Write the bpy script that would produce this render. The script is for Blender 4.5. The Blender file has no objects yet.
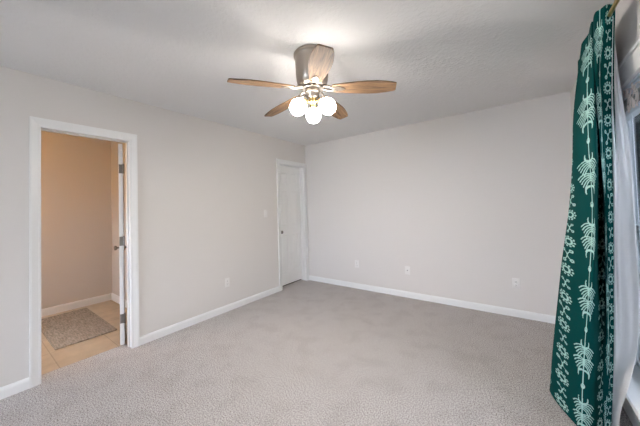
import bpy, bmesh, math, random
import numpy as np
from mathutils import Vector, Matrix

random.seed(4)
PI = math.pi
scene = bpy.context.scene
COL = scene.collection

# ------------------------------------------------------------------ camera
cam_data = bpy.data.cameras.new('camera')
cam = bpy.data.objects.new('camera', cam_data)
COL.objects.link(cam)
FPX = 264.626
YAW, PITCH, ROLL = 0.6297, 0.0263, -0.0296
r0 = Vector((math.cos(YAW), math.sin(YAW), 0))
fw = Vector((-math.sin(YAW) * math.cos(PITCH), math.cos(YAW) * math.cos(PITCH), math.sin(PITCH)))
u0 = r0.cross(fw)
r1 = math.cos(ROLL) * r0 + math.sin(ROLL) * u0
u1 = -math.sin(ROLL) * r0 + math.cos(ROLL) * u0
cam.matrix_world = Matrix(((r1.x, u1.x, -fw.x, 3.0435), (r1.y, u1.y, -fw.y, -3.7573),
                           (r1.z, u1.z, -fw.z, 1.3217), (0, 0, 0, 1)))
cam_data.sensor_fit = 'HORIZONTAL'
cam_data.sensor_width = 36
cam_data.lens = FPX * 36 / 640
cam_data.shift_y = -13.68 / 640
cam_data.clip_start = 0.02
scene.camera = cam

# ------------------------------------------------------------------ world, light, exposure
SKY_STRENGTH = 20.5
GLOBE_STRENGTH = 46.0
BULB_STRENGTH = 1950.0
BATH_STRENGTH = 50.0
world = bpy.data.worlds.new('sky')
scene.world = world
world.use_nodes = True
bg = world.node_tree.nodes['Background']
bg.inputs[0].default_value = (0.87, 0.90, 1.08, 1)
bg.inputs[1].default_value = SKY_STRENGTH
# daylight comes in through the window openings: the portals only guide sampling
for p_loc, p_rot, p_w, p_h in (((3.73, -2.055, 1.115), (0, PI / 2, 0), 1.62, 1.49), ((1.15, -7.66, 1.17), (-PI / 2, 0, 0), 1.9, 2.1),
                                 ((-1.0, -4.56, 1.11), (-PI / 2, 0, 0), 1.0, 0.62)):
    pl = bpy.data.lights.new('window_portal', 'AREA')
    pl.shape = 'RECTANGLE'
    pl.size = p_w
    pl.size_y = p_h
    pl.cycles.is_portal = True
    po = bpy.data.objects.new('window_portal', pl)
    COL.objects.link(po)
    po.location = p_loc
    po.rotation_euler = p_rot

scene.view_settings.view_transform = 'Standard'
scene.view_settings.look = 'None'
scene.view_settings.gamma = 1
scene.view_settings.use_curve_mapping = False
scene.view_settings.exposure = 0.0


# ------------------------------------------------------------------ materials
def srgb(r, g, b):
    f = lambda c: (c / 255 / 12.92) if c / 255 <= 0.04045 else ((c / 255 + 0.055) / 1.055) ** 2.4
    return (f(r), f(g), f(b), 1)


def new_mat(name, color, rough=0.6, metal=0.0, spec=0.5):
    m = bpy.data.materials.new(name)
    m.use_nodes = True
    b = m.node_tree.nodes['Principled BSDF']
    b.inputs['Base Color'].default_value = color
    b.inputs['Roughness'].default_value = rough
    b.inputs['Metallic'].default_value = metal
    b.inputs['Specular IOR Level'].default_value = spec
    return m


def nd(m, t, **kw):
    n = m.node_tree.nodes.new(t)
    for k, v in kw.items():
        setattr(n, k, v)
    return n


def ln(m, a, b):
    m.node_tree.links.new(a, b)


def bsdf(m):
    return m.node_tree.nodes['Principled BSDF']


def add_bump(m, scale, strength, dist=0.002, detail=3, rough=0.55, coord='Object', ramp=None, stretch=None):
    tc = nd(m, 'ShaderNodeTexCoord')
    src = tc.outputs[coord]
    if stretch:
        mp = nd(m, 'ShaderNodeMapping')
        mp.inputs['Scale'].default_value = stretch
        ln(m, src, mp.inputs[0])
        src = mp.outputs[0]
    n = nd(m, 'ShaderNodeTexNoise')
    n.inputs['Scale'].default_value = scale
    n.inputs['Detail'].default_value = detail
    n.inputs['Roughness'].default_value = rough
    ln(m, src, n.inputs['Vector'])
    h = n.outputs['Fac']
    if ramp:
        r = nd(m, 'ShaderNodeValToRGB')
        r.color_ramp.elements[0].position = ramp[0]
        r.color_ramp.elements[1].position = ramp[1]
        ln(m, h, r.inputs[0])
        h = r.outputs[0]
    b = nd(m, 'ShaderNodeBump')
    b.inputs['Strength'].default_value = strength
    b.inputs['Distance'].default_value = dist
    ln(m, h, b.inputs['Height'])
    ln(m, b.outputs[0], bsdf(m).inputs['Normal'])
    return n


M = {}
M['wall'] = new_mat('greige wall paint', (0.68, 0.65, 0.622, 1), 0.75, spec=0.3)
add_bump(M['wall'], 160, 0.12, 0.001)
M['ceiling'] = new_mat('textured ceiling paint', (0.78, 0.775, 0.775, 1), 0.85, spec=0.2)
add_bump(M['ceiling'], 42, 0.30, 0.005, detail=3, ramp=(0.42, 0.62))
M['trim'] = new_mat('white trim paint', (0.80, 0.80, 0.79, 1), 0.38)
M['door'] = new_mat('white door paint', (0.86, 0.86, 0.85, 1), 0.42)
M['bath_wall'] = new_mat('bathroom wall paint', (0.60, 0.55, 0.50, 1), 0.7, spec=0.3)
M['plate'] = new_mat('white plastic', (0.75, 0.73, 0.71, 1), 0.35)
M['dark'] = new_mat('dark slot', (0.05, 0.05, 0.05, 1), 0.6)
M['nickel'] = new_mat('brushed nickel', (0.40, 0.35, 0.30, 1), 0.38, 1.0)
M['nickel_dark'] = new_mat('dark nickel', (0.30, 0.27, 0.24, 1), 0.35, 1.0)
M['knob'] = new_mat('dark nickel knob', (0.22, 0.205, 0.19, 1), 0.3, 1.0)
M['hinge'] = new_mat('satin nickel hinge', (0.27, 0.255, 0.24, 1), 0.4, 1.0)
M['brass'] = new_mat('aged brass', (0.62, 0.47, 0.20, 1), 0.3, 1.0)
M['vinyl'] = new_mat('window vinyl', (0.74, 0.77, 0.80, 1), 0.4)
M['reveal_dark'] = new_mat('dark reveal cover', (0.025, 0.045, 0.05, 1), 0.5)
M['slat'] = new_mat('blind slats', (0.40, 0.40, 0.36, 1), 0.5)
M['cord'] = new_mat('blind cord', (0.76, 0.66, 0.60, 1), 0.8)
M['siding'] = new_mat('outside fence boards', (0.06, 0.085, 0.09, 1), 0.8)
M['leaf'] = new_mat('shrub leaves', (0.025, 0.05, 0.022, 1), 0.6)
M['grass'] = new_mat('lawn', (0.05, 0.07, 0.03, 1), 0.9)
M['bark'] = new_mat('shrub stem', (0.10, 0.07, 0.05, 1), 0.9)
M['closet'] = new_mat('shade-darkened closet interior', (0.12, 0.11, 0.10, 1), 0.8)  # closet shade put into the colour so the door gap reads dark

# carpet: speckled cut pile
m = M['carpet'] = new_mat('beige speckled carpet', (0.5, 0.43, 0.39, 1), 0.95, spec=0.1)
tc = nd(m, 'ShaderNodeTexCoord')
v = nd(m, 'ShaderNodeTexNoise')
v.inputs['Scale'].default_value = 125
v.inputs['Detail'].default_value = 5
v.inputs['Roughness'].default_value = 0.7
ln(m, tc.outputs['Object'], v.inputs['Vector'])
r = nd(m, 'ShaderNodeValToRGB')
r.color_ramp.elements[0].position = 0.37
r.color_ramp.elements[0].color = (0.19, 0.165, 0.152, 1)
r.color_ramp.elements[1].position = 0.58
r.color_ramp.elements[1].color = (0.69, 0.655, 0.638, 1)
e = r.color_ramp.elements.new(0.47)
e.color = (0.44, 0.415, 0.402, 1)
ln(m, v.outputs['Fac'], r.inputs[0])
big = nd(m, 'ShaderNodeTexNoise')
big.inputs['Scale'].default_value = 5.5
big.inputs['Detail'].default_value = 4
ln(m, tc.outputs['Object'], big.inputs['Vector'])
rb = nd(m, 'ShaderNodeValToRGB')
rb.color_ramp.elements[0].position = 0.36
rb.color_ramp.elements[0].color = (0.80, 0.78, 0.77, 1)
rb.color_ramp.elements[1].position = 0.52
rb.color_ramp.elements[1].color = (1, 1, 1, 1)
ln(m, big.outputs['Fac'], rb.inputs[0])
mx = nd(m, 'ShaderNodeMix', data_type='RGBA', blend_type='MULTIPLY')
mx.inputs[0].default_value = 0.4
ln(m, r.outputs[0], mx.inputs[6])
ln(m, rb.outputs[0], mx.inputs[7])
ln(m, mx.outputs[2], bsdf(m).inputs['Base Color'])
bp = nd(m, 'ShaderNodeBump')
bp.inputs['Strength'].default_value = 0.7
bp.inputs['Distance'].default_value = 0.012
ln(m, v.outputs['Fac'], bp.inputs['Height'])
ln(m, bp.outputs[0], bsdf(m).inputs['Normal'])

# bathroom tile
m = M['tile'] = new_mat('tan floor tile', (0.5, 0.4, 0.3, 1), 0.35)
tc = nd(m, 'ShaderNodeTexCoord')
mp = nd(m, 'ShaderNodeMapping')
mp.inputs['Location'].default_value = (0.16, 0.29, 0)
ln(m, tc.outputs['Object'], mp.inputs[0])
br = nd(m, 'ShaderNodeTexBrick', offset=0.0)
br.inputs['Scale'].default_value = 1
br.inputs['Brick Width'].default_value = 0.42
br.inputs['Row Height'].default_value = 0.42
br.inputs['Mortar Size'].default_value = 0.004
br.inputs['Color1'].default_value = (0.50, 0.40, 0.285, 1)
br.inputs['Color2'].default_value = (0.47, 0.375, 0.265, 1)
br.inputs['Mortar'].default_value = (0.35, 0.275, 0.195, 1)
ln(m, mp.outputs[0], br.inputs['Vector'])
nz = nd(m, 'ShaderNodeTexNoise')
nz.inputs['Scale'].default_value = 6
nz.inputs['Detail'].default_value = 5
ln(m, tc.outputs['Object'], nz.inputs['Vector'])
mx = nd(m, 'ShaderNodeMix', data_type='RGBA', blend_type='OVERLAY')
mx.inputs[0].default_value = 0.35
ln(m, br.outputs['Color'], mx.inputs[6])
ln(m, nz.outputs['Fac'], mx.inputs[7])
ln(m, mx.outputs[2], bsdf(m).inputs['Base Color'])

# bath mat
m = M['mat'] = new_mat('woven grey mat', (0.3, 0.27, 0.23, 1), 0.95, spec=0.1)
n = add_bump(m, 26, 0.7, 0.004, detail=6, rough=0.7, stretch=(0.6, 3, 1))
r = nd(m, 'ShaderNodeValToRGB')
r.color_ramp.elements[0].position = 0.35
r.color_ramp.elements[0].color = (0.20, 0.172, 0.142, 1)
r.color_ramp.elements[1].position = 0.65
r.color_ramp.elements[1].color = (0.42, 0.375, 0.32, 1)
ln(m, n.outputs['Fac'], r.inputs[0])
ln(m, r.outputs[0], bsdf(m).inputs['Base Color'])

# washed oak of the fan blades, grain along local x
m = M['wood'] = new_mat('washed oak blade', (0.4, 0.25, 0.14, 1), 0.6, spec=0.25)
tc = nd(m, 'ShaderNodeTexCoord')
mp = nd(m, 'ShaderNodeMapping')
mp.inputs['Scale'].default_value = (1.6, 22, 22)
ln(m, tc.outputs['Object'], mp.inputs[0])
n = nd(m, 'ShaderNodeTexNoise')
n.inputs['Scale'].default_value = 3.0
n.inputs['Detail'].default_value = 7
n.inputs['Roughness'].default_value = 0.65
n.inputs['Distortion'].default_value = 0.6
ln(m, mp.outputs[0], n.inputs['Vector'])
r = nd(m, 'ShaderNodeValToRGB')
r.color_ramp.elements[0].position = 0.36
r.color_ramp.elements[0].color = (0.055, 0.032, 0.019, 1)
r.color_ramp.elements[1].position = 0.66
r.color_ramp.elements[1].color = (0.36, 0.22, 0.12, 1)
ln(m, n.outputs['Fac'], r.inputs[0])
ln(m, r.outputs[0], bsdf(m).inputs['Base Color'])

# glowing frosted globes
m = M['globe'] = new_mat('lit frosted glass', (0.9, 0.9, 0.9, 1), 0.4)
bsdf(m).inputs['Emission Color'].default_value = (1.0, 0.93, 0.86, 1)
bsdf(m).inputs['Emission Strength'].default_value = GLOBE_STRENGTH
m = M['bulb'] = new_mat('lit bulb', (0.9, 0.9, 0.9, 1), 0.4)
bsdf(m).inputs['Emission Color'].default_value = (1.0, 0.93, 0.86, 1)
bsdf(m).inputs['Emission Strength'].default_value = BULB_STRENGTH
m = M['bath_globe'] = new_mat('lit bathroom glass', (0.9, 0.85, 0.8, 1), 0.4)
bsdf(m).inputs['Emission Color'].default_value = (1.0, 0.56, 0.20, 1)
bsdf(m).inputs['Emission Strength'].default_value = BATH_STRENGTH

# window pane: see-through with a faint mirror
m = M['glass'] = bpy.data.materials.new('window pane')
m.use_nodes = True
nt = m.node_tree
nt.nodes.clear()
out = nt.nodes.new('ShaderNodeOutputMaterial')
mixs = nt.nodes.new('ShaderNodeMixShader')
tr = nt.nodes.new('ShaderNodeBsdfTransparent')
tr.inputs[0].default_value = (0.90, 0.93, 0.93, 1)
gl = nt.nodes.new('ShaderNodeBsdfGlossy')
gl.inputs['Roughness'].default_value = 0.02
fr = nt.nodes.new('ShaderNodeFresnel')
fr.inputs[0].default_value = 1.3
ln(m, fr.outputs[0], mixs.inputs[0])
ln(m, tr.outputs[0], mixs.inputs[1])
ln(m, gl.outputs[0], mixs.inputs[2])
ln(m, mixs.outputs[0], out.inputs[0])

# printed curtain cotton: green ground, the print mask comes from a mesh attribute
m = M['curtain'] = new_mat('green printed cotton', srgb(8, 74, 70), 0.9, spec=0.05)
at = nd(m, 'ShaderNodeAttribute')
at.attribute_name = 'print'
mx = nd(m, 'ShaderNodeMix', data_type='RGBA')
mx.inputs[6].default_value = (0.002, 0.050, 0.047, 1)
mx.inputs[7].default_value = (0.36, 0.58, 0.53, 1)
ln(m, at.outputs['Fac'], mx.inputs[0])
ln(m, mx.outputs[2], bsdf(m).inputs['Base Color'])
m = M['lining'] = new_mat('white cotton lining', (0.70, 0.705, 0.715, 1), 0.9, spec=0.1)
add_bump(m, 9, 0.5, 0.01, detail=4, stretch=(1, 1, 0.45))


# ------------------------------------------------------------------ mesh helpers
def add_box(bm, x0, x1, y0, y1, z0, z1, bevel=0.0, seg=2):
    vs = [bm.verts.new((x, y, z)) for x in (x0, x1) for y in (y0, y1) for z in (z0, z1)]
    idx = [(0, 1, 3, 2), (4, 6, 7, 5), (0, 4, 5, 1), (2, 3, 7, 6), (0, 2, 6, 4), (1, 5, 7, 3)]
    fs = [bm.faces.new([vs[i] for i in f]) for f in idx]
    if bevel:
        es = list({e for f in fs for e in f.edges})
        bmesh.ops.bevel(bm, geom=es, offset=bevel, segments=seg, profile=0.5, affect='EDGES')


def add_lathe(bm, prof, seg=32, mat=None, cap=True):
    """prof: list of (r, z); revolved about local z, then moved by mat."""
    mat = mat or Matrix()
    rings = []
    for (r_, z_) in prof:
        if r_ < 1e-6:
            rings.append([bm.verts.new(mat @ Vector((0, 0, z_)))])
        else:
            rings.append([bm.verts.new(mat @ Vector((r_ * math.cos(2 * PI * k / seg), r_ * math.sin(2 * PI * k / seg), z_)))
                          for k in range(seg)])
    for a, b in zip(rings[:-1], rings[1:]):
        for k in range(seg):
            k2 = (k + 1) % seg
            if len(a) == 1 and len(b) == 1:
                continue
            if len(a) == 1:
                bm.faces.new((a[0], b[k], b[k2]))
            elif len(b) == 1:
                bm.faces.new((a[k2], a[k], b[0]))
            else:
                bm.faces.new((a[k2], a[k], b[k], b[k2]))
    if cap:
        for rg, fl in ((rings[0], False), (rings[-1], True)):
            if len(rg) > 2:
                bm.faces.new(rg if fl else rg[::-1])


def add_tube(bm, pts, rad, seg=10):
    pts = [Vector(p) for p in pts]
    rings = []
    ref = None
    for i, p in enumerate(pts):
        d = (pts[min(i + 1, len(pts) - 1)] - pts[max(i - 1, 0)]).normalized()
        if ref is None:
            ref = d.orthogonal().normalized()
        ref = (ref - d * ref.dot(d)).normalized()
        b = d.cross(ref)
        rr = rad[i] if isinstance(rad, (list, tuple)) else rad
        rings.append([bm.verts.new(p + rr * (math.cos(2 * PI * k / seg) * ref + math.sin(2 * PI * k / seg) * b)) for k in range(seg)])
    for a, b in zip(rings[:-1], rings[1:]):
        for k in range(seg):
            k2 = (k + 1) % seg
            bm.faces.new((a[k], a[k2], b[k2], b[k]))
    bm.faces.new(rings[0][::-1])
    bm.faces.new(rings[-1])


def obj(name, bm, mat, parent=None, smooth=False, world=False):
    """Link bm as one mesh object; world=True means the verts are in world space."""
    if parent is not None and world:
        off = parent.location.copy()
        if parent.parent is not None:
            off = off + parent.parent.location
        bmesh.ops.translate(bm, verts=bm.verts, vec=-off)
    bmesh.ops.recalc_face_normals(bm, faces=bm.faces)
    me = bpy.data.meshes.new(name)
    bm.to_mesh(me)
    bm.free()
    if smooth:
        me.polygons.foreach_set('use_smooth', [True] * len(me.polygons))
        try:
            me.set_sharp_from_angle(angle=math.radians(40))
        except Exception:
            pass
    me.materials.append(M[mat])
    o = bpy.data.objects.new(name, me)
    COL.objects.link(o)
    o.parent = parent
    return o


def thing(name, label, cat, loc, group=None):
    o = bpy.data.objects.new(name, None)
    COL.objects.link(o)
    o.empty_display_size = 0.1
    o.location = loc
    o['label'] = label
    o['category'] = cat
    if group:
        o['group'] = group
    return o


def struct(name, bm, mat, parent=None, **kw):
    o = obj(name, bm, mat, parent, **kw)
    if parent is None:
        o['kind'] = 'structure'
    return o


def boxes(lst, bevel=0.0):
    bm = bmesh.new()
    for b in lst:
        add_box(bm, *b, bevel=bevel)
    return bm


# ------------------------------------------------------------------ room shell
W, H, YR = 3.567, 2.44, -7.5      # right wall, ceiling, rear wall
T = 0.115
A0, A1, AH = -3.368, -2.752, 2.025   # bathroom doorway
B0, B1, BH = -0.687, -0.070, 2.035   # closet doorway
J = 0.018

bm = boxes([(0, W, YR, 0, -0.06, 0.0), (-0.15, 0, A0, A1, -0.06, 0.0), (-T, 0, B0, B1, -0.06, 0.0)])
struct('floor', bm, 'carpet')
struct('ceiling', boxes([(0, W, YR, 0, H, H + 0.1)]), 'ceiling')
struct('wall_left', boxes([
    (-T, 0, YR, A0 - J, 0, H), (-T, 0, A0 - J, A1 + J, AH + J, H),
    (-T, 0, A1 + J, B0 - J, 0, H), (-T, 0, B0 - J, B1 + J, BH + J, H), (-T, 0, B1 + J, 0, 0, H)]), 'wall')
struct('wall_back', boxes([(-T, W + 0.15, 0, 0.115, 0, H)]), 'wall')
# wide opening added in the unseen rear wall to let daylight in
R0, R1, RZ0, RZ1 = 0.20, 2.10, 0.12, 2.22
struct('wall_rear', boxes([(-T, R0, YR - 0.15, YR, 0, H), (R1, W + 0.15, YR - 0.15, YR, 0, H),
                           (R0, R1, YR - 0.15, YR, 0, RZ0), (R0, R1, YR - 0.15, YR, RZ1, H)]), 'wall')
# window opening in the right wall
V0, V1, VZ0, VZ1 = -2.80, -1.31, 0.30, 1.93
struct('wall_right', boxes([
    (W, W + 0.15, YR, V0, 0, H), (W, W + 0.15, V1, 0, 0, H),
    (W, W + 0.15, V0, V1, 0, VZ0 - 0.03), (W, W + 0.15, V0, V1, VZ1, H)]), 'wall')

# bathroom behind the doorway
bx = -1.95
struct('floor_bathroom', boxes([(bx, -0.15, -4.4, -2.357, -0.07, -0.004), (-0.15, -T, -4.4, A0 - J, -0.07, -0.004),
                                (-0.15, -T, A1 + J, -2.357, -0.07, -0.004)]), 'tile')
struct('wall_bathroom_far', boxes([(bx - 0.1, bx, -4.4, -2.257, -0.07, H)]), 'bath_wall')
struct('wall_bathroom_side', boxes([(bx, -T, -2.357, -2.257, -0.07, H)]), 'bath_wall')
struct('wall_bathroom_near', boxes([(bx, -1.5, -4.5, -4.4, -0.07, H), (-0.5, -T, -4.5, -4.4, -0.07, H),
                                    (-1.5, -0.5, -4.5, -4.4, -0.07, 0.80), (-1.5, -0.5, -4.5, -4.4, 1.42, H)]), 'bath_wall')
struct('ceiling_bathroom', boxes([(bx - 0.1, -T, -4.5, -2.257, H, H + 0.1)]), 'ceiling')
# closet behind the shut door
struct('wall_closet', boxes([(-0.75, -0.70, -0.80, 0.1, -0.06, H), (-0.70, -T, -0.80, -0.75, -0.06, H),
                             (-0.70, -T, 0.05, 0.1, -0.06, H), (-0.70, -T, -0.75, 0.05, H - 0.05, H),
                             (-0.70, -T, -0.75, 0.05, -0.06, -0.01)]), 'closet')


# baseboards: flat face with an eased top
def base_run(bm, p, q, nrm, h=0.082, d=0.014):
    p, q, nrm = Vector(p), Vector(q), Vector(nrm)
    prof = [(0, 0), (d, 0), (d, h - 0.022), (d * 0.72, h - 0.010), (d * 0.45, h - 0.003), (0, h)]
    a = [bm.verts.new(p + nrm * x + Vector((0, 0, z))) for x, z in prof]
    b = [bm.verts.new(q + nrm * x + Vector((0, 0, z))) for x, z in prof]
    n = len(prof)
    for i in range(n):
        bm.faces.new((a[i], a[(i + 1) % n], b[(i + 1) % n], b[i]))
    bm.faces.new(a[::-1])
    bm.faces.new(b)


CW = 0.064   # casing width
bm = bmesh.new()
base_run(bm, (0, YR, 0), (0, A0 + 0.005 - CW, 0), (1, 0, 0))
base_run(bm, (0, A1 - 0.005 + CW, 0), (0, B0 + 0.005 - CW, 0), (1, 0, 0))
struct('baseboard_left', bm, 'trim')
bm = bmesh.new()
base_run(bm, (0.0, 0, 0), (W, 0, 0), (0, -1, 0))
struct('baseboard_back', bm, 'trim')
bm = bmesh.new()
base_run(bm, (W, YR, 0), (W, 0, 0), (-1, 0, 0))
struct('baseboard_right', bm, 'trim')
bm = bmesh.new()
base_run(bm, (0, YR, 0), (W, YR, 0), (0, 1, 0))
struct('baseboard_rear', bm, 'trim')
bm = bmesh.new()
base_run(bm, (bx, -4.4, -0.004), (bx, -2.357, -0.004), (1, 0, 0), h=0.1)
struct('baseboard_bathroom_far', bm, 'trim')
bm = bmesh.new()
base_run(bm, (bx, -2.357, -0.004), (-T, -2.357, -0.004), (0, -1, 0), h=0.1)
struct('baseboard_bathroom_side', bm, 'trim')


def casing(bm, y0, y1, zh, x=0.0, sgn=1, w=CW, wh=0.075):
    """Colonial casing round an opening in the plane x; mitred legs and head swept from one profile."""
    prof = [(0.0, 0.0), (0.0, 0.009), (0.008, 0.0115), (0.018, 0.0105), (0.035, 0.0135), (0.052, 0.0175), (w, 0.0175), (w, 0.0)]
    y0i, y1i, zi = y0 + 0.005, y1 - 0.005, zh - 0.005
    rows = []
    for (o, d) in prof:
        oh = o * wh / w
        rows.append([bm.verts.new((x + sgn * d, yy, zz)) for yy, zz in
                     ((y0i - o, 0), (y0i - o, zi + oh), (y1i + o, zi + oh), (y1i + o, 0))])
    n = len(rows)
    for i in range(n):
        a, b = rows[i], rows[(i + 1) % n]
        for k in range(3):
            bm.faces.new((a[k], a[k + 1], b[k + 1], b[k]))
    bm.faces.new([r_[0] for r_ in rows])
    bm.faces.new([r_[3] for r_ in rows][::-1])


def door_trim(name, y0, y1, zh, stop_x):
    bm = bmesh.new()
    casing(bm, y0, y1, zh)
    # jamb boards
    add_box(bm, -T, 0.0005, y0 - J, y0, 0, zh + J)
    add_box(bm, -T, 0.0005, y1, y1 + J, 0, zh + J)
    add_box(bm, -T, 0.0005, y0, y1, zh, zh + J)
    # stops
    s0, s1 = stop_x
    add_box(bm, s0, s1, y0, y0 + 0.011, 0, zh - 0.011)
    add_box(bm, s0, s1, y1 - 0.011, y1, 0, zh - 0.011)
    add_box(bm, s0, s1, y0, y1, zh - 0.011, zh)
    return struct(name, bm, 'trim')


door_trim('trim_1', A0, A1, AH, (-0.078, -0.044))
door_trim('trim_2', B0, B1, BH, (-0.078, -0.044))


# ------------------------------------------------------------------ six-panel doors
def door_leaf_bm(w, h, t):
    """Leaf along +x, thickness +y, with stiles, rails and raised fields on both faces."""
    bm = bmesh.new()
    st, mid = 0.105, 0.085
    rails = [(0, 0.20), (0.83, 0.99), (1.58, 1.68), (h - 0.115, h)]
    rec = 0.008
    add_box(bm, 0.002, w - 0.002, rec, t - rec, 0.002, h - 0.002)
    for (x0, x1) in ((0, st), (w / 2 - mid / 2, w / 2 + mid / 2), (w - st, w)):
        add_box(bm, x0, x1, 0, t, 0, h)
    for (z0, z1) in rails:
        add_box(bm, st, w / 2 - mid / 2, 0, t, z0, z1)
        add_box(bm, w / 2 + mid / 2, w - st, 0, t, z0, z1)
    for (x0, x1) in ((st, w / 2 - mid / 2), (w / 2 + mid / 2, w - st)):
        for (ra, rb_) in zip(rails[:-1], rails[1:]):
            z0, z1 = ra[1], rb_[0]
            for (ya, yb, s) in ((rec, 0.002, 1), (t - rec, t - 0.002, -1)):
                o1, o2 = 0.010, 0.026
                a = [bm.verts.new((x, ya, z)) for x, z in ((x0 + o1, z0 + o1), (x1 - o1, z0 + o1), (x1 - o1, z1 - o1), (x0 + o1, z1 - o1))]
                b = [bm.verts.new((x, yb, z)) for x, z in ((x0 + o2, z0 + o2), (x1 - o2, z0 + o2), (x1 - o2, z1 - o2), (x0 + o2, z1 - o2))]
                for k in range(4):
                    bm.faces.new((a[k], a[(k + 1) % 4], b[(k + 1) % 4], b[k]))
                bm.faces.new(b)
    return bm


KNOB = [(0.0, 0.0), (0.030, 0.0), (0.031, 0.004), (0.026, 0.008), (0.012, 0.010), (0.011, 0.026), (0.016, 0.032), (0.0255, 0.040),
        (0.0275, 0.050), (0.024, 0.058), (0.012, 0.062), (0.0, 0.063)]


def knob(parent, x, z, face_y, sgn):
    bm = bmesh.new()
    mt = Matrix.Translation((x, face_y, z)) @ Matrix.Rotation(-sgn * PI / 2, 4, 'X')
    add_lathe(bm, KNOB, 24, mt)
    return obj('door_knob', bm, 'knob', parent, smooth=True)


# open bathroom door: hinge pin at the right jamb, swung a little past square
d1 = obj('door_1', door_leaf_bm(0.60, 2.0, 0.035), 'door')
d1['kind'] = 'structure'
d1.location = (-0.125, -2.773, 0.012)
d1.rotation_euler = (0, 0, math.radians(162))
# thickness must lie on the -y side once turned: the leaf's local +y points there
knob(d1, 0.54, 0.90, 0.035, 1)
knob(d1, 0.54, 0.90, 0.0, -1)
for hz in (0.255, 1.02, 1.745):
    bm = bmesh.new()
    add_box(bm, -0.0025, 0.0, 0.003, 0.033, hz - 0.045, hz + 0.045)          # leaf on the door edge
    add_lathe(bm, [(0.0065, -0.046), (0.0065, 0.046)], 12, Matrix.Translation((-0.003, -0.004, hz)))
    add_lathe(bm, [(0.0, 0.046), (0.008, 0.047), (0.006, 0.052), (0.0, 0.054)], 12, Matrix.Translation((-0.003, -0.004, hz)))
    obj('hinge', bm, 'hinge', d1, smooth=True)

# shut closet door
bm = door_leaf_bm(B1 - B0 - 0.006, 2.0, 0.035)
d2 = obj('door_2', bm, 'door')
d2['kind'] = 'structure'
d2.location = (-0.080, B0 + 0.003, 0.030)
d2.rotation_euler = (0, 0, PI / 2)     # +x -> +y, +y -> -x
knob(d2, 0.062, 0.885, 0.0, -1)

# ------------------------------------------------------------------ window
win = bpy.data.objects.new('window_1', None)
COL.objects.link(win)
win['kind'] = 'structure'
win.location = (W, (V0 + V1) / 2, VZ0)


def wpart(name, lst, mat, bevel=0.0, parent=win):
    return obj(name, boxes(lst, bevel), mat, parent, world=True)


bm = bmesh.new()
CWW = 0.075
for (y0, y1, z0, z1) in ((V0 - CWW, V0, VZ0, VZ1 + 0.105), (V1, V1 + CWW, VZ0, VZ1 + 0.105), (V0, V1, VZ1, VZ1 + 0.105)):
    add_box(bm, W - 0.018, W, y0, y1, z0, z1, bevel=0.003)
add_box(bm, W - 0.026, W, V0 - CWW - 0.01, V1 + CWW + 0.01, VZ1 + 0.105, VZ1 + 0.122, bevel=0.003)
obj('casing', bm, 'trim', win, world=True)
wpart('sill', [(3.48, W + 0.06, V0 - 0.10, V1 + 0.10, VZ0 - 0.028, VZ0)], 'trim', 0.004)
wpart('apron', [(W - 0.014, W, V0 - CWW, V1 + CWW, VZ0 - 0.10, VZ0 - 0.028)], 'trim', 0.003)
F0, F1 = 3.612, 3.652
wpart('window_frame', [
    (F0, F1, V0, V0 + 0.022, VZ0, VZ1), (F0, F1, V1 - 0.022, V1, VZ0, VZ1),
    (F0, F1, V0, V1, VZ0, VZ0 + 0.022), (F0, F1, V0, V1, VZ1 - 0.022, VZ1),
    (W, F0, V0, V1, VZ1 - 0.012, VZ1), (W, F0, V0, V0 + 0.012, VZ0, VZ1), (W, F0, V1 - 0.012, V1, VZ0, VZ1),
    (F0, F1, (V0 + V1) / 2 - 0.03, (V0 + V1) / 2 + 0.03, VZ0, VZ1)], 'vinyl', 0.002)
wpart('reveal_cover', [(F1, W + 0.155, V0 - 0.002, V0 + 0.02, VZ0, VZ1), (F1, W + 0.155, V1 - 0.02, V1 + 0.002, VZ0, VZ1),
                      (F1, W + 0.155, V0, V1, VZ0 - 0.02, VZ0 + 0.015), (F1, W + 0.155, V0, V1, VZ1 - 0.015, VZ1 + 0.002)], 'reveal_dark')  # dark strips added over the outer reveal
ym = (V0 + V1) / 2
zm = 1.13
for (a, b) in ((V0 + 0.022, ym - 0.03), (ym + 0.03, V1 - 0.022)):
    for (z0, z1, x0) in ((VZ0 + 0.022, zm + 0.015, 3.620), (zm - 0.015, VZ1 - 0.022, 3.624)):
        s = wpart('sash', [
            (x0, x0 + 0.022, a, a + 0.034, z0, z1), (x0, x0 + 0.022, b - 0.034, b, z0, z1),
            (x0, x0 + 0.022, a, b, z0, z0 + 0.04), (x0, x0 + 0.022, a, b, z1 - 0.034, z1)], 'vinyl', 0.002)
        obj('pane', boxes([(x0 + 0.010, x0 + 0.014, a + 0.034, b - 0.034, z0 + 0.04, z1 - 0.034)]), 'glass', s, world=True)

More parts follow.
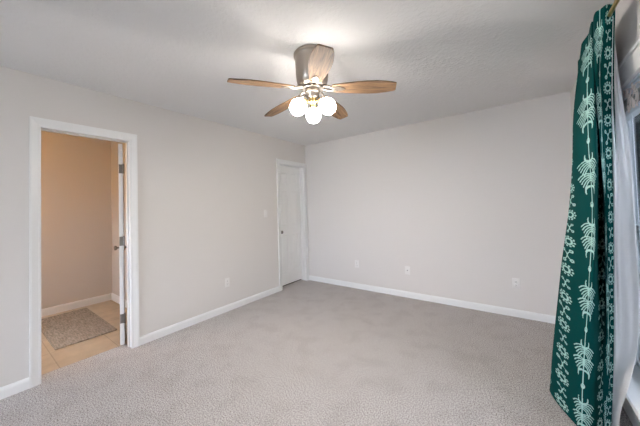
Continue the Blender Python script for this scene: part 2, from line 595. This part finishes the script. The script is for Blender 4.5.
# rear window, out of view, added as a daylight source
win2 = bpy.data.objects.new('added_rear_window', None)
COL.objects.link(win2)
win2['kind'] = 'structure'
win2.location = (1.15, YR, RZ0)
bm = bmesh.new()
for (x0, x1, z0, z1) in ((R0 - 0.075, R0, RZ0 - 0.075, RZ1 + 0.075), (R1, R1 + 0.075, RZ0 - 0.075, RZ1 + 0.075),
                         (R0, R1, RZ1, RZ1 + 0.075), (R0, R1, RZ0 - 0.075, RZ0)):
    add_box(bm, x0, x1, YR, YR + 0.018, z0, z1, bevel=0.003)
obj('casing', bm, 'trim', win2, world=True)
wpart('window_frame', [(R0, R0 + 0.045, YR - 0.12, YR - 0.06, RZ0, RZ1), (R1 - 0.045, R1, YR - 0.12, YR - 0.06, RZ0, RZ1),
                       (1.12, 1.18, YR - 0.12, YR - 0.06, RZ0, RZ1), (R0, R1, YR - 0.12, YR - 0.06, RZ0, RZ0 + 0.045),
                       (R0, R1, YR - 0.12, YR - 0.06, RZ1 - 0.045, RZ1)], 'vinyl', 0.002, win2)
for (a, b) in ((R0 + 0.045, 1.12), (1.18, R1 - 0.045)):
    wpart('pane', [(a, b, YR - 0.094, YR - 0.088, RZ0 + 0.045, RZ1 - 0.045)], 'glass', 0, win2)

# small unseen window added to light the lower bathroom wall
win3 = bpy.data.objects.new('added_bath_window', None)
COL.objects.link(win3)
win3['kind'] = 'structure'
win3.location = (-1.0, -4.45, 0.80)
wpart('window_frame', [(-1.5, -1.46, -4.49, -4.43, 0.80, 1.42), (-0.54, -0.5, -4.49, -4.43, 0.80, 1.42),
                       (-1.5, -0.5, -4.49, -4.43, 0.80, 0.84), (-1.5, -0.5, -4.49, -4.43, 1.38, 1.42)], 'vinyl', 0.002, win3)
wpart('pane', [(-1.46, -0.54, -4.463, -4.457, 0.84, 1.38)], 'glass', 0, win3)

# raised blind under the window head
bl = thing('window_blind', 'raised slatted blind stacked up under the window head, partly behind the curtain', 'blind',
           (3.590, ym, 1.90))
obj('head_rail', boxes([(3.575, 3.612, V0 + 0.018, V1 - 0.018, 1.872, 1.915)], 0.002), 'vinyl', bl, world=True)
obj('slats', boxes([(3.573 + 0.002 * (k % 2), 3.612, V0 + 0.02, V1 - 0.02, 1.805 + k * 0.0055, 1.8075 + k * 0.0055) for k in range(12)]),
    'slat', bl, world=True)
obj('bottom_rail', boxes([(3.572, 3.613, V0 + 0.02, V1 - 0.02, 1.768, 1.800)], 0.003), 'vinyl', bl, world=True)
bm = bmesh.new()
for k in range(9):
    ph = random.uniform(0, 6.28)
    yc = -1.60 - 0.02 * k + random.uniform(-0.01, 0.01)
    pts = [(3.566 - 0.004 * math.sin(t * 5 + ph), yc + 0.022 * math.sin(t * 9 + ph), 1.90 - 0.115 * t + 0.012 * math.sin(t * 15 + ph))
           for t in np.linspace(0, 1, 14)]
    add_tube(bm, pts, 0.0028, 6)
obj('lift_cord', bm, 'cord', bl, smooth=True, world=True)
bm = bmesh.new()
add_box(bm, 3.602, 3.6205, V1 - 0.056, V1 - 0.030, 1.655, 1.70, bevel=0.002)
bk = obj('hold_down_bracket', bm, 'plate', bl, world=True)
bm = bmesh.new()
add_lathe(bm, [(0.005, 0), (0.005, 0.002)], 12, Matrix.Translation((3.602, V1 - 0.043, 1.678)) @ Matrix.Rotation(-PI / 2, 4, 'Y'))
obj('screw_hole', bm, 'dark', bk, world=True)
bm = bmesh.new()
for k in range(3):
    pts = [(3.585 - 0.012 * k + 0.01 * math.sin(t * 3), -1.49 - 0.11 * t, 1.045 - 0.028 * k + 0.05 * (1 - (2 * t - 1) ** 2) - 0.03 * t) for t in np.linspace(0, 1, 16)]
    add_tube(bm, pts, 0.003, 6)
add_tube(bm, [(3.585, -1.60 + 0.0, z) for z in np.linspace(1.02, 1.78, 12)], 0.0016, 6)
obj('pull_cord', bm, 'vinyl', bl, smooth=True, world=True)


# ------------------------------------------------------------------ curtain
def hermite(xs, ys, x):
    """Smooth curve through (xs, ys), finite-difference tangents."""
    xs, ys = np.asarray(xs, float), np.asarray(ys, float)
    m_ = np.gradient(ys, xs)
    i = np.clip(np.searchsorted(xs, x, side='right') - 1, 0, len(xs) - 2)
    h_ = xs[i + 1] - xs[i]
    t = (x - xs[i]) / h_
    return ((2 * t**3 - 3 * t**2 + 1) * ys[i] + (t**3 - 2 * t**2 + t) * h_ * m_[i]
            + (-2 * t**3 + 3 * t**2) * ys[i + 1] + (t**3 - t**2) * h_ * m_[i + 1])


# plan outline of the gathered panel at seven heights: far fold, palm line, front fold, valley, near leaf, palm line, near edge
ROWS = {
    0.02: [(3.205, -1.328), (3.310, -1.668), (3.355, -1.651), (3.390, -1.610), (3.410, -1.588), (3.420, -1.587), (3.430, -1.595)],
    0.45: [(3.250, -1.360), (3.320, -1.741), (3.360, -1.743), (3.410, -1.616), (3.425, -1.639), (3.435, -1.646), (3.450, -1.629)],
    0.85: [(3.300, -1.303), (3.345, -1.807), (3.370, -1.799), (3.440, -1.563), (3.430, -1.696), (3.440, -1.683), (3.455, -1.682)],
    1.25: [(3.360, -1.294), (3.370, -1.818), (3.380, -1.853), (3.460, -1.532), (3.430, -1.740), (3.440, -1.726), (3.460, -1.727)],
    1.55: [(3.380, -1.362), (3.375, -1.804), (3.390, -1.865), (3.460, -1.542), (3.420, -1.769), (3.430, -1.784), (3.465, -1.744)],
    1.85: [(3.400, -1.390), (3.385, -1.793), (3.400, -1.836), (3.460, -1.540), (3.410, -1.810), (3.425, -1.807), (3.470, -1.761)],
    2.27: [(3.440, -1.448), (3.435, -1.613), (3.430, -1.725), (3.470, -1.517), (3.425, -1.787), (3.440, -1.825), (3.475, -1.843)],
}
UC = {0.02: -0.20, 0.45: -0.185, 0.85: -0.17, 1.25: -0.145, 1.55: -0.115, 1.85: -0.105, 2.27: -0.10}
UFIX = [0.0, 0.06, 0.115, 0.17, 0.23, 0.36]
zk = sorted(ROWS)


def full_row(z):
    r_ = ROWS[z]
    c = r_[0]
    # hidden folds behind the far edge
    pre = [(3.50, -1.23), (min(c[0] + 0.03, 3.45), -1.21), (min(c[0] + 0.085, 3.50), c[1] - 0.10 + 0.06)]
    post = [(r_[6][0] + 0.018, r_[6][1] + 0.012), (r_[6][0] + 0.012, r_[6][1] + 0.05)]
    u = [UC[z] - 0.30, UC[z] - 0.17, UC[z] - 0.08, UC[z]] + UFIX + [0.385, 0.42]
    return pre + r_ + post, u


keys = [full_row(z) for z in zk]
NK = len(keys[0][0])
# parameter s along the cloth: same for all heights
sk = np.array([0.0, 0.13, 0.22, 0.30, 0.50, 0.57, 0.66, 0.74, 0.81, 0.94, 0.965, 1.0])
NS, NZ = 420, 820
ss = np.linspace(0, 1, NS)
zz = np.linspace(0.012, 2.285, NZ)
PX = np.zeros((NZ, NK))
PY = np.zeros((NZ, NK))
PU = np.zeros((NZ, NK))
for k in range(NK):
    PX[:, k] = hermite(zk, [keys[i][0][k][0] for i in range(len(zk))], zz)
    PY[:, k] = hermite(zk, [keys[i][0][k][1] for i in range(len(zk))], zz)
    PU[:, k] = hermite(zk, [keys[i][1][k] for i in range(len(zk))], zz)
X = np.zeros((NZ, NS))
Y = np.zeros((NZ, NS))
U = np.zeros((NZ, NS))
for j in range(NZ):
    X[j] = hermite(sk, PX[j], ss)
    Y[j] = hermite(sk, PY[j], ss)
    tt = np.clip((ss - sk[3]) / (sk[4] - sk[3]), 0, 1)
    U[j] = np.interp(ss, sk, PU[j]) + np.where((ss > sk[3]) & (ss < sk[4]), PU[j, 3] * (tt - tt ** 1.45), 0)
Z = np.repeat(zz[:, None], NS, 1)
# soft wrinkles
X += 0.0035 * np.sin(ss[None, :] * 40 + Z * 2.3) * np.sin(Z * 5.1 + ss[None, :] * 9)
X = np.minimum(X, 3.54)

# print motif, drawn once into a repeat tile (palm stalks between rows of flowers)
TW, TH, RES = 0.23, 0.335, 0.001
nx, nyy = int(TW / RES), int(TH / RES)
gx, gy = np.meshgrid((np.arange(nx) + 0.5) * RES - TW / 2, (np.arange(nyy) + 0.5) * RES)
tile = np.zeros((nyy, nx))


def stroke(pts, w0, w1):
    global tile
    pts = np.array(pts)
    n_ = max(16, int(np.abs(pts[2] - pts[0]).sum() / 0.0012))
    t = np.linspace(0, 1, n_)[:, None]
    c = (1 - t) ** 2 * pts[0] + 2 * t * (1 - t) * pts[1] + t ** 2 * pts[2]
    for i, (px, py) in enumerate(c):
        w = w0 + (w1 - w0) * i / (n_ - 1)
        for dx in (-TW, 0, TW):
            for dy in (-TH, 0, TH):
                if px + dx < -TW / 2 - 0.02 or px + dx > TW / 2 + 0.02 or py + dy < -0.02 or py + dy > TH + 0.02:
                    continue
                tile[(gx - px - dx) ** 2 + (gy - py - dy) ** 2 < w * w] = 1


def disc(px, py, ro, ri=0.0):
    global tile
    for dx in (-TW, 0, TW):
        for dy in (-TH, 0, TH):
            d2_ = (gx - px - dx) ** 2 + (gy - py - dy) ** 2
            tile[(d2_ < ro * ro) & (d2_ >= ri * ri)] = 1


def tuft(y0, drop):
    for sd in (-1, 1):
        for k in range(5):
            ln_ = 0.060 - 0.0065 * k
            stroke([(0, y0 - 0.0075 * k), (sd * ln_ * 0.62, y0 + 0.020 - 0.0125 * k), (sd * ln_, y0 - drop - 0.0145 * k)], 0.0034, 0.0024)


stroke([(0, 0), (0.002, TH / 2), (0, TH)], 0.0032, 0.0032)
tuft(0.272, 0.020)
tuft(0.202, 0.018)
for sd in (-1, 1):     # curled horns above and below the fronds
    stroke([(sd * 0.004, 0.272), (sd * 0.034, 0.276), (sd * 0.026, 0.310)], 0.0062, 0.0022)
    stroke([(sd * 0.010, 0.140), (sd * 0.040, 0.134), (sd * 0.030, 0.100)], 0.0062, 0.0022)
    stroke([(0, 0.030), (sd * 0.018, 0.040), (sd * 0.004, 0.058)], 0.0035, 0.002)
disc(0, 0.040, 0.0075)


def flower(px, py):
    disc(px, py, 0.0200, 0.0115)
    for k in range(11):
        a = 2 * PI * k / 11
        disc(px + 0.0275 * math.cos(a), py + 0.0275 * math.sin(a), 0.0050)


def berries(px, py, s=1.0):
    for (dx, dy) in ((-0.022, 0.024), (0.016, 0.030), (0.022, -0.022), (-0.012, -0.034)):
        disc(px + s * dx, py + s * dy, 0.0095 * s, 0.0035 * s)
        stroke([(px, py), (px + s * dx * 0.2, py + s * dy * 0.7), (px + s * dx * 0.75, py + s * dy * 0.75)], 0.0022, 0.0020)


CX = TW / 2
flower(CX, 0.145)
flower(CX, 0.310)
berries(CX, 0.062)
berries(CX, 0.228, 0.72)

PHASE = 0.095
iu = np.floor(((U + TW / 2) % TW) / RES).astype(int) % nx
iv = np.floor(((Z + PHASE) % TH) / RES).astype(int) % nyy
mask = tile[iv, iu]
mask[:4, :] *= 0.0


def sheet(name, X, Y, Z, mat, parent, attr=None, thick=0.0):
    nz_, ns_ = X.shape
    lx, ly, lz = parent.location
    co = np.stack([X - lx, Y - ly, Z - lz], -1).reshape(-1, 3)
    a = (np.arange(nz_ - 1)[:, None] * ns_ + np.arange(ns_ - 1)[None, :]).reshape(-1)
    f = np.stack([a, a + 1, a + 1 + ns_, a + ns_], 1).astype(np.int32)
    me = bpy.data.meshes.new(name)
    me.vertices.add(len(co))
    me.vertices.foreach_set('co', co.astype(np.float32).ravel())
    me.loops.add(f.size)
    me.loops.foreach_set('vertex_index', f.ravel())
    me.polygons.add(len(f))
    me.polygons.foreach_set('loop_start', (np.arange(len(f)) * 4).astype(np.int32))
    me.update(calc_edges=True)
    me.polygons.foreach_set('use_smooth', np.ones(len(f), bool))
    if attr is not None:
        at_ = me.attributes.new('print', 'FLOAT', 'POINT')
        at_.data.foreach_set('value', attr.astype(np.float32).ravel())
    me.validate()
    me.materials.append(M[mat])
    o = bpy.data.objects.new(name, me)
    COL.objects.link(o)
    o.parent = parent
    if thick:
        sm = o.modifiers.new('cloth thickness', 'SOLIDIFY')
        sm.thickness = thick
        sm.offset = 0
    return o


cur = thing('curtain', 'floor length dark green curtain with pale palm and flower print and white lining', 'curtain', (3.40, -1.55, 0.0))
sheet('printed_panel', X, Y, Z, 'curtain', cur, mask)

# lining: hangs just behind the panel and billows past its near edge towards the window
LQ = {0.03: (3.445, -1.670), 0.20: (3.452, -1.705), 0.36: (3.470, -1.775), 0.50: (3.515, -1.725), 0.75: (3.54, -1.715), 1.0: (3.54, -1.728),
      1.25: (3.54, -1.735), 1.6: (3.54, -1.709), 1.8: (3.53, -1.696), 1.98: (3.52, -1.693), 2.20: (3.503, -1.736)}
lz = sorted(LQ)
zl = np.linspace(0.035, 2.22, 220)
Gx = np.interp(zl, zz, PX[:, 9])
Gy = np.interp(zl, zz, PY[:, 9])
Ey = np.interp(zl, zz, PY[:, 6])
Qx = np.array(hermite(lz, [LQ[z][0] for z in lz], zl))
Qy = np.array(hermite(lz, [LQ[z][1] for z in lz], zl))
tl = np.linspace(0, 1, 60)
LX = np.zeros((220, 60))
LY = np.zeros((220, 60))
for j in range(220):
    g = np.array((Gx[j] + 0.008, Gy[j] - 0.004))
    q = np.array((Qx[j], Qy[j]))
    back = np.array((min(q[0] + 0.002, 3.552) if zl[j] > 0.4 else q[0] + 0.001, q[1] + 0.20))
    kx = [g[0] + 0.012, g[0], 0.66 * g[0] + 0.34 * q[0], 0.3 * g[0] + 0.7 * q[0], q[0], back[0]]
    ky = [g[1] + 0.22, g[1] + 0.006, 0.66 * g[1] + 0.34 * q[1] + 0.018, 0.3 * g[1] + 0.7 * q[1] - 0.004, q[1], back[1]]
    kt = [0, 0.22, 0.42, 0.62, 0.8, 1]
    LX[j] = hermite(kt, kx, tl)
    LY[j] = hermite(kt, ky, tl)
LZ = np.repeat(zl[:, None], 60, 1)
LY += 0.009 * np.sin(tl[None, :] * 23 + LZ * 3.1) * np.sin(LZ * 4.0 + 1.0)
LX = np.minimum(LX, 3.556)
lo_ = sheet('lining', LX, LY, LZ, 'lining', cur)
lo_['label'] = 'white lining'

# rod
rod = thing('curtain_rod', 'thin aged brass curtain rod running above the window', 'curtain rod', (3.47, -2.2, 2.235))
bm = bmesh.new()
add_tube(bm, [(3.47, y, 2.235) for y in np.linspace(-3.4, -1.42, 12)], 0.009, 14)
obj('rod', bm, 'brass', rod, smooth=True, world=True)
for (yy, s) in ((-1.42, 1), (-3.4, -1)):
    bm = bmesh.new()
    add_lathe(bm, [(0.0, 0.0), (0.010, 0.0), (0.012, 0.01), (0.009, 0.016), (0.020, 0.034), (0.022, 0.045), (0.016, 0.058), (0.0, 0.064)], 20,
              Matrix.Translation((3.47, yy, 2.235)) @ Matrix.Rotation(-s * PI / 2, 4, 'X'))
    obj('finial', bm, 'brass', rod, smooth=True, world=True)
for yy in (-1.44, -3.3):
    bm = bmesh.new()
    add_box(bm, W - 0.005, W, yy - 0.012, yy + 0.012, 2.20, 2.27, bevel=0.001)
    add_tube(bm, [(W - 0.003, yy, 2.235), (3.52, yy, 2.23), (3.482, yy, 2.222), (3.47, yy, 2.2225)], 0.005, 10)
    obj('bracket', bm, 'brass', rod, smooth=True, world=True)

# ------------------------------------------------------------------ ceiling fan
FX, FY = 1.886, -2.222
fan = thing('ceiling_fan', 'flush mount ceiling fan with five oak blades and three lit globes', 'ceiling fan', (FX, FY, H))
bm = bmesh.new()
add_lathe(bm, [(0.0, 0.0), (0.128, 0.0), (0.132, -0.006), (0.132, -0.020), (0.126, -0.026), (0.123, -0.034), (0.121, -0.060), (0.119, -0.16),
               (0.114, -0.20), (0.104, -0.226), (0.088, -0.242), (0.06, -0.246), (0.0, -0.246)], 48)
mh = obj('motor_housing', bm, 'nickel', fan, smooth=True)
bm = bmesh.new()
add_lathe(bm, [(0.0, -0.246), (0.078, -0.246), (0.080, -0.250), (0.080, -0.262), (0.076, -0.266), (0.0, -0.266)], 40)
obj('flywheel', bm, 'nickel_dark', fan, smooth=True)
bm = bmesh.new()
add_lathe(bm, [(0.0, -0.266), (0.050, -0.266), (0.054, -0.272), (0.054, -0.285), (0.050, -0.288), (0.047, -0.292), (0.047, -0.318), (0.044, -0.326),
               (0.030, -0.334), (0.0, -0.336)], 36)
obj('switch_housing', bm, 'nickel', fan, smooth=True)
bm = bmesh.new()
add_lathe(bm, [(0.0, -0.334), (0.030, -0.334), (0.034, -0.345), (0.030, -0.362), (0.016, -0.374), (0.009, -0.382), (0.010, -0.392), (0.006, -0.400),
               (0.0, -0.402)], 28)
fitter = obj('light_fitter', bm, 'brass', fan, smooth=True)


def blade_bm():
    bm = bmesh.new()
    prof = [(0.150, 0.036), (0.165, 0.043), (0.20, 0.048), (0.26, 0.056), (0.33, 0.064), (0.40, 0.069), (0.46, 0.068), (0.52, 0.060),
            (0.56, 0.051), (0.588, 0.042), (0.594, 0.036)]
    N = 10
    t = 0.0035
    top, bot = [], []
    for (x, hw) in prof:
        top.append([bm.verts.new((x, hw * (2 * k / N - 1), t)) for k in range(N + 1)])
        bot.append([bm.verts.new((x, hw * (2 * k / N - 1), -t)) for k in range(N + 1)])
    for i in range(len(prof) - 1):
        for k in range(N):
            bm.faces.new((top[i][k], top[i + 1][k], top[i + 1][k + 1], top[i][k + 1]))
            bm.faces.new((bot[i][k], bot[i][k + 1], bot[i + 1][k + 1], bot[i + 1][k]))
        bm.faces.new((top[i][0], bot[i][0], bot[i + 1][0], top[i + 1][0]))
        bm.faces.new((top[i][N], top[i + 1][N], bot[i + 1][N], bot[i][N]))
    for i in (0, -1):
        for k in range(N):
            bm.faces.new((top[i][k], top[i][k + 1], bot[i][k + 1], bot[i][k]))
    return bm


def arm_bm():
    """Blade iron: two scrolled prongs leaving the flywheel and a leaf plate screwed under the blade."""
    bm = bmesh.new()
    for s in (-1, 1):
        add_tube(bm, [(0.070, s * 0.006, 0.004), (0.090, s * 0.020, 0.006), (0.112, s * 0.027, 0.003), (0.135, s * 0.022, -0.003), (0.152, s * 0.010, -0.006),
                      (0.162, 0.002 * s, -0.007)], [0.008, 0.009, 0.0085, 0.008, 0.007, 0.006], 10)
    pts = [(0.150, 0.010), (0.165, 0.026), (0.190, 0.030), (0.215, 0.022), (0.235, 0.010), (0.242, 0.0)]
    loop = [(x, y) for x, y in pts] + [(x, -y) for x, y in pts[::-1][1:]]
    a = [bm.verts.new((x, y, -0.0045)) for x, y in loop]
    b = [bm.verts.new((x * 0.985 + 0.003, y * 0.88, -0.0095)) for x, y in loop]
    n_ = len(loop)
    bm.faces.new(a)
    bm.faces.new(b[::-1])
    for k in range(n_):
        bm.faces.new((a[k], a[(k + 1) % n_], b[(k + 1) % n_], b[k]))
    for (x, y) in ((0.178, 0.015), (0.178, -0.015), (0.215, 0.0)):
        add_lathe(bm, [(0.0, -0.0125), (0.003, -0.012), (0.0048, -0.0095), (0.0048, -0.008)], 10, Matrix.Translation((x, y, 0)))
    return bm


blade0 = arm0 = None
for k in range(5):
    ang = 4.2262 + k * 2 * PI / 5
    if k == 0:
        arm0 = obj('blade_arm', arm_bm(), 'nickel', fan, smooth=True)
        blade0 = obj('blade', blade_bm(), 'wood', fan)
        a_, b_ = arm0, blade0
    else:
        a_, b_ = arm0.copy(), blade0.copy()
        COL.objects.link(a_)
        COL.objects.link(b_)
    for o_ in (a_, b_):
        o_.parent = fan
        o_.location = (0, 0, -0.256)
        o_.rotation_euler = (Matrix.Rotation(ang, 4, 'Z') @ Matrix.Rotation(math.radians(4.2), 4, 'Y') @ Matrix.Rotation(math.radians(-12), 4, 'X')).to_euler()

GPROF = [(r_ * 0.92, z_ * 0.94) for r_, z_ in [(0.024, 0.0), (0.026, 0.010), (0.040, 0.022), (0.054, 0.040), (0.0625, 0.062), (0.064, 0.080), (0.059, 0.100), (0.050, 0.116), (0.047, 0.124),
         (0.0445, 0.124), (0.047, 0.115), (0.055, 0.099), (0.0600, 0.080), (0.0585, 0.062), (0.050, 0.042), (0.036, 0.025), (0.0, 0.018)]]
for k in range(3):
    az = YAW + PI / 2 + k * 2 * PI / 3
    tilt = math.radians(46)
    base = Vector((0.068 * math.cos(az), 0.068 * math.sin(az), -0.360))
    axis = Vector((math.sin(tilt) * math.cos(az), math.sin(tilt) * math.sin(az), -math.cos(tilt)))
    rot = Vector((0, 0, 1)).rotation_difference(axis).to_matrix().to_4x4()
    bm = bmesh.new()
    add_tube(bm, [Vector((0.020 * math.cos(az), 0.020 * math.sin(az), -0.350)), base * 0.6 + Vector((0, 0, -0.14)), base - axis * 0.012], 0.007, 10)
    add_lathe(bm, [(0.0, -0.018), (0.014, -0.018), (0.020, -0.010), (0.0275, 0.0), (0.0285, 0.010), (0.0265, 0.012)], 24, Matrix.Translation(base) @ rot)
    obj('lamp_socket', bm, 'brass', fan, smooth=True)
    bm = bmesh.new()
    add_lathe(bm, GPROF, 40, Matrix.Translation(base) @ rot, cap=False)
    gs_ = obj('glass_shade', bm, 'globe', fan, smooth=True)
    bm = bmesh.new()
    add_lathe(bm, [(0.012, 0.024), (0.013, 0.045), (0.020, 0.062), (0.026, 0.080), (0.025, 0.094), (0.017, 0.106), (0.0, 0.110)], 20,
              Matrix.Translation(base) @ rot)
    obj('bulb', bm, 'bulb', gs_, smooth=True)
bm = bmesh.new()
for k in range(14):
    bmesh.ops.create_uvsphere(bm, u_segments=8, v_segments=6, radius=0.0022, matrix=Matrix.Translation((0.040, -0.030, -0.330 - 0.006 * k)))
add_lathe(bm, [(0.0, 0.0), (0.004, -0.003), (0.0055, -0.016), (0.004, -0.026), (0.0, -0.028)], 12, Matrix.Translation((0.040, -0.030, -0.414)))
obj('pull_chain', bm, 'brass', fan, smooth=True)


# ------------------------------------------------------------------ wall plates
def wall_plate(name, label, cat, loc, rotz, kind, group=None, w=0.070, h=0.115):
    t = thing(name, label, cat, loc, group)
    t.rotation_euler = (0, 0, rotz)       # local -y faces the room
    bm = bmesh.new()
    add_box(bm, -w / 2, w / 2, -0.006, 0.0, -h / 2, h / 2, bevel=0.0025, seg=3)
    obj('cover_plate', bm, 'plate', t, smooth=True)
    if kind == 'outlet':
        for s in (-1, 1):
            bm = bmesh.new()
            add_lathe(bm, [(0.0, 0.0), (0.0172, 0.0), (0.0172, 0.0025), (0.0155, 0.0032), (0.0, 0.0032)], 24,
                      Matrix.Translation((0, -0.0055, s * 0.0195)) @ Matrix.Rotation(PI / 2, 4, 'X'))
            rc = obj('receptacle', bm, 'plate', t, smooth=True)
            bm = bmesh.new()
            z0 = s * 0.0195
            add_box(bm, -0.0075, -0.0052, -0.0092, -0.0085, z0 - 0.001, z0 + 0.0075)
            add_box(bm, 0.0050, 0.0073, -0.0092, -0.0085, z0 - 0.001, z0 + 0.0065)
            add_lathe(bm, [(0.0026, 0), (0.0026, 0.0008)], 12, Matrix.Translation((0, -0.0085, z0 - 0.0075)) @ Matrix.Rotation(PI / 2, 4, 'X'))
            obj('slots', bm, 'dark', rc)
    elif kind == 'switch':
        bm = bmesh.new()
        add_box(bm, -0.0055, 0.0055, -0.0075, -0.0055, -0.012, 0.012, bevel=0.0006)
        vs0 = len(bm.verts)
        add_box(bm, -0.0035, 0.0035, -0.018, -0.007, 0.0005, 0.009, bevel=0.001)
        obj('toggle', bm, 'plate', t, smooth=True)
    elif kind == 'jack':
        bm = bmesh.new()
        add_lathe(bm, [(0.0075, 0.0), (0.0075, 0.002), (0.0048, 0.002), (0.0048, 0.009), (0.0030, 0.009), (0.0, 0.007)], 16,
                  Matrix.Translation((0, -0.0055, 0)) @ Matrix.Rotation(PI / 2, 4, 'X'))
        obj('cable_jack', bm, 'hinge', t, smooth=True)
    for s in ((-1, 1) if kind != 'outlet' else (0,)):
        bm = bmesh.new()
        add_lathe(bm, [(0.0, 0.0012), (0.002, 0.001), (0.003, 0.0), (0.003, -0.001)], 10,
                  Matrix.Translation((0, -0.006, s * 0.034)) @ Matrix.Rotation(PI / 2, 4, 'X'))
        obj('screw', bm, 'plate', t, smooth=True)
    return t


wall_plate('wall_outlet', 'white duplex outlet on the back wall nearest the green curtain', 'outlet', (3.033, 0, 0.378), 0, 'outlet')
wall_plate('cable_outlet', 'small white cover plate in the middle of the back wall', 'wall plate', (1.80, 0, 0.380), 0, 'jack')
wall_plate('wall_outlet', 'white outlet on the back wall nearest the shut closet door', 'outlet', (0.997, 0, 0.386), 0, 'outlet')
wall_plate('wall_outlet', 'white outlet low on the left wall between the two doors', 'outlet', (0, -1.685, 0.368), PI / 2, 'outlet')
wall_plate('light_switch', 'white toggle light switch on the left wall beside the closet door', 'light switch', (0, -0.997, 1.237), PI / 2, 'switch')

# ------------------------------------------------------------------ bathroom things
bm = bmesh.new()
nxm, nym = 60, 25
grid = [[bm.verts.new((-1.81 + 1.20 * i / nxm, -3.19 + 0.50 * j / nym,
                       0.009 + 0.0012 * math.sin(i * 0.9) * math.sin(j * 1.3 + i * 0.2))) for j in range(nym + 1)] for i in range(nxm + 1)]
for i in range(nxm):
    for j in range(nym):
        bm.faces.new((grid[i][j], grid[i + 1][j], grid[i + 1][j + 1], grid[i][j + 1]))
edge = bmesh.ops.extrude_edge_only(bm, edges=[e for e in bm.edges if len(e.link_faces) == 1])
for v_ in [g for g in edge['geom'] if isinstance(g, bmesh.types.BMVert)]:
    v_.co.z = -0.004
bmat = obj('bath_mat', bm, 'mat', None, smooth=True)
bmat['label'] = 'grey woven bath mat lying on the tan bathroom tiles'
bmat['category'] = 'mat'

bl_ = thing('added_vanity_light', 'unseen row of three warm glass lamps added to light the bathroom', 'lamp', (-0.9, -4.4, 1.95))  # out-of-view fixture added for the warm bathroom light
bm = bmesh.new()
add_box(bm, -0.30, 0.30, 0.0, 0.025, -0.055, 0.055, bevel=0.006)
obj('back_plate', bm, 'nickel', bl_)
for k in (-1, 0, 1):
    bm = bmesh.new()
    add_lathe(bm, [(0.0, 0.0), (0.02, 0.002), (0.026, 0.02), (0.055, 0.06), (0.062, 0.10), (0.05, 0.135), (0.0, 0.15)], 24,
              Matrix.Translation((0.2 * k, 0.025, 0.0)) @ Matrix.Rotation(-PI / 2, 4, 'X'))
    obj('glass_shade', bm, 'bath_globe', bl_, smooth=True)

# ------------------------------------------------------------------ outside the window: roof, fence and shrubs added to dim its daylight
struct('light_block_roof', boxes([(W + 0.15, 6.0, -5.2, 3.0, 2.62, 2.75)]), 'siding')  # unseen roof added to keep sky light off the window
struct('ground', boxes([(-6, 14, -20, 8, -0.45, -0.35)]), 'grass')
fn = thing('light_block_fence', 'dark board fence added outside the window to hold back the sky', 'fence', (6.2, 0, -0.35))  # tall dark boards added to block the low sky
bm = bmesh.new()
for k in range(56):
    y = -7.5 + k * 0.2
    add_box(bm, 6.2, 6.225, y, y + 0.19, -0.35, 2.3)
obj('boards', bm, 'siding', fn, world=True)
obj('rail', boxes([(6.225, 6.265, -7.5, 3.7, 0.0, 0.09), (6.225, 6.265, -7.5, 3.7, 1.1, 1.19)]), 'siding', fn, world=True)


def shrub(loc, rad, h, label, seed):
    rnd = random.Random(seed)
    t = thing('shrub', label, 'shrub', loc)
    bm = bmesh.new()
    for k in range(7):
        a = rnd.uniform(0, 6.28)
        add_tube(bm, [(0, 0, 0), (0.25 * rad * math.cos(a), 0.25 * rad * math.sin(a), h * 0.35), (0.6 * rad * math.cos(a), 0.6 * rad * math.sin(a), h * 0.75)],
                 [0.02, 0.015, 0.006], 6)
    obj('stems', bm, 'bark', t)
    bm = bmesh.new()
    for k in range(1800):
        d = Vector((rnd.gauss(0, 1), rnd.gauss(0, 1), rnd.gauss(0, 1))).normalized() * (rnd.random() ** 0.45)
        p = Vector((d.x * rad, d.y * rad, h * 0.55 + d.z * h * 0.5))
        nrm = Vector((rnd.gauss(0, 1), rnd.gauss(0, 1), rnd.gauss(0.6, 1))).normalized()
        e1 = nrm.orthogonal().normalized()
        e2 = nrm.cross(e1)
        l_ = rnd.uniform(0.03, 0.06)
        q = [p - e1 * l_, p + e2 * l_ * 0.45 + nrm * 0.006, p + e1 * l_, p - e2 * l_ * 0.45 + nrm * 0.006]
        bm.faces.new([bm.verts.new(c) for c in q])
    obj('foliage', bm, 'leaf', t)


shrub((4.35, -0.55, -0.35), 0.55, 2.5, 'dark green shrub outside nearest the window, seen through the pane past the curtain', 3)
shrub((4.9, 0.55, -0.35), 0.6, 2.6, 'dark green shrub outside farther from the window, behind the nearer shrub', 5)
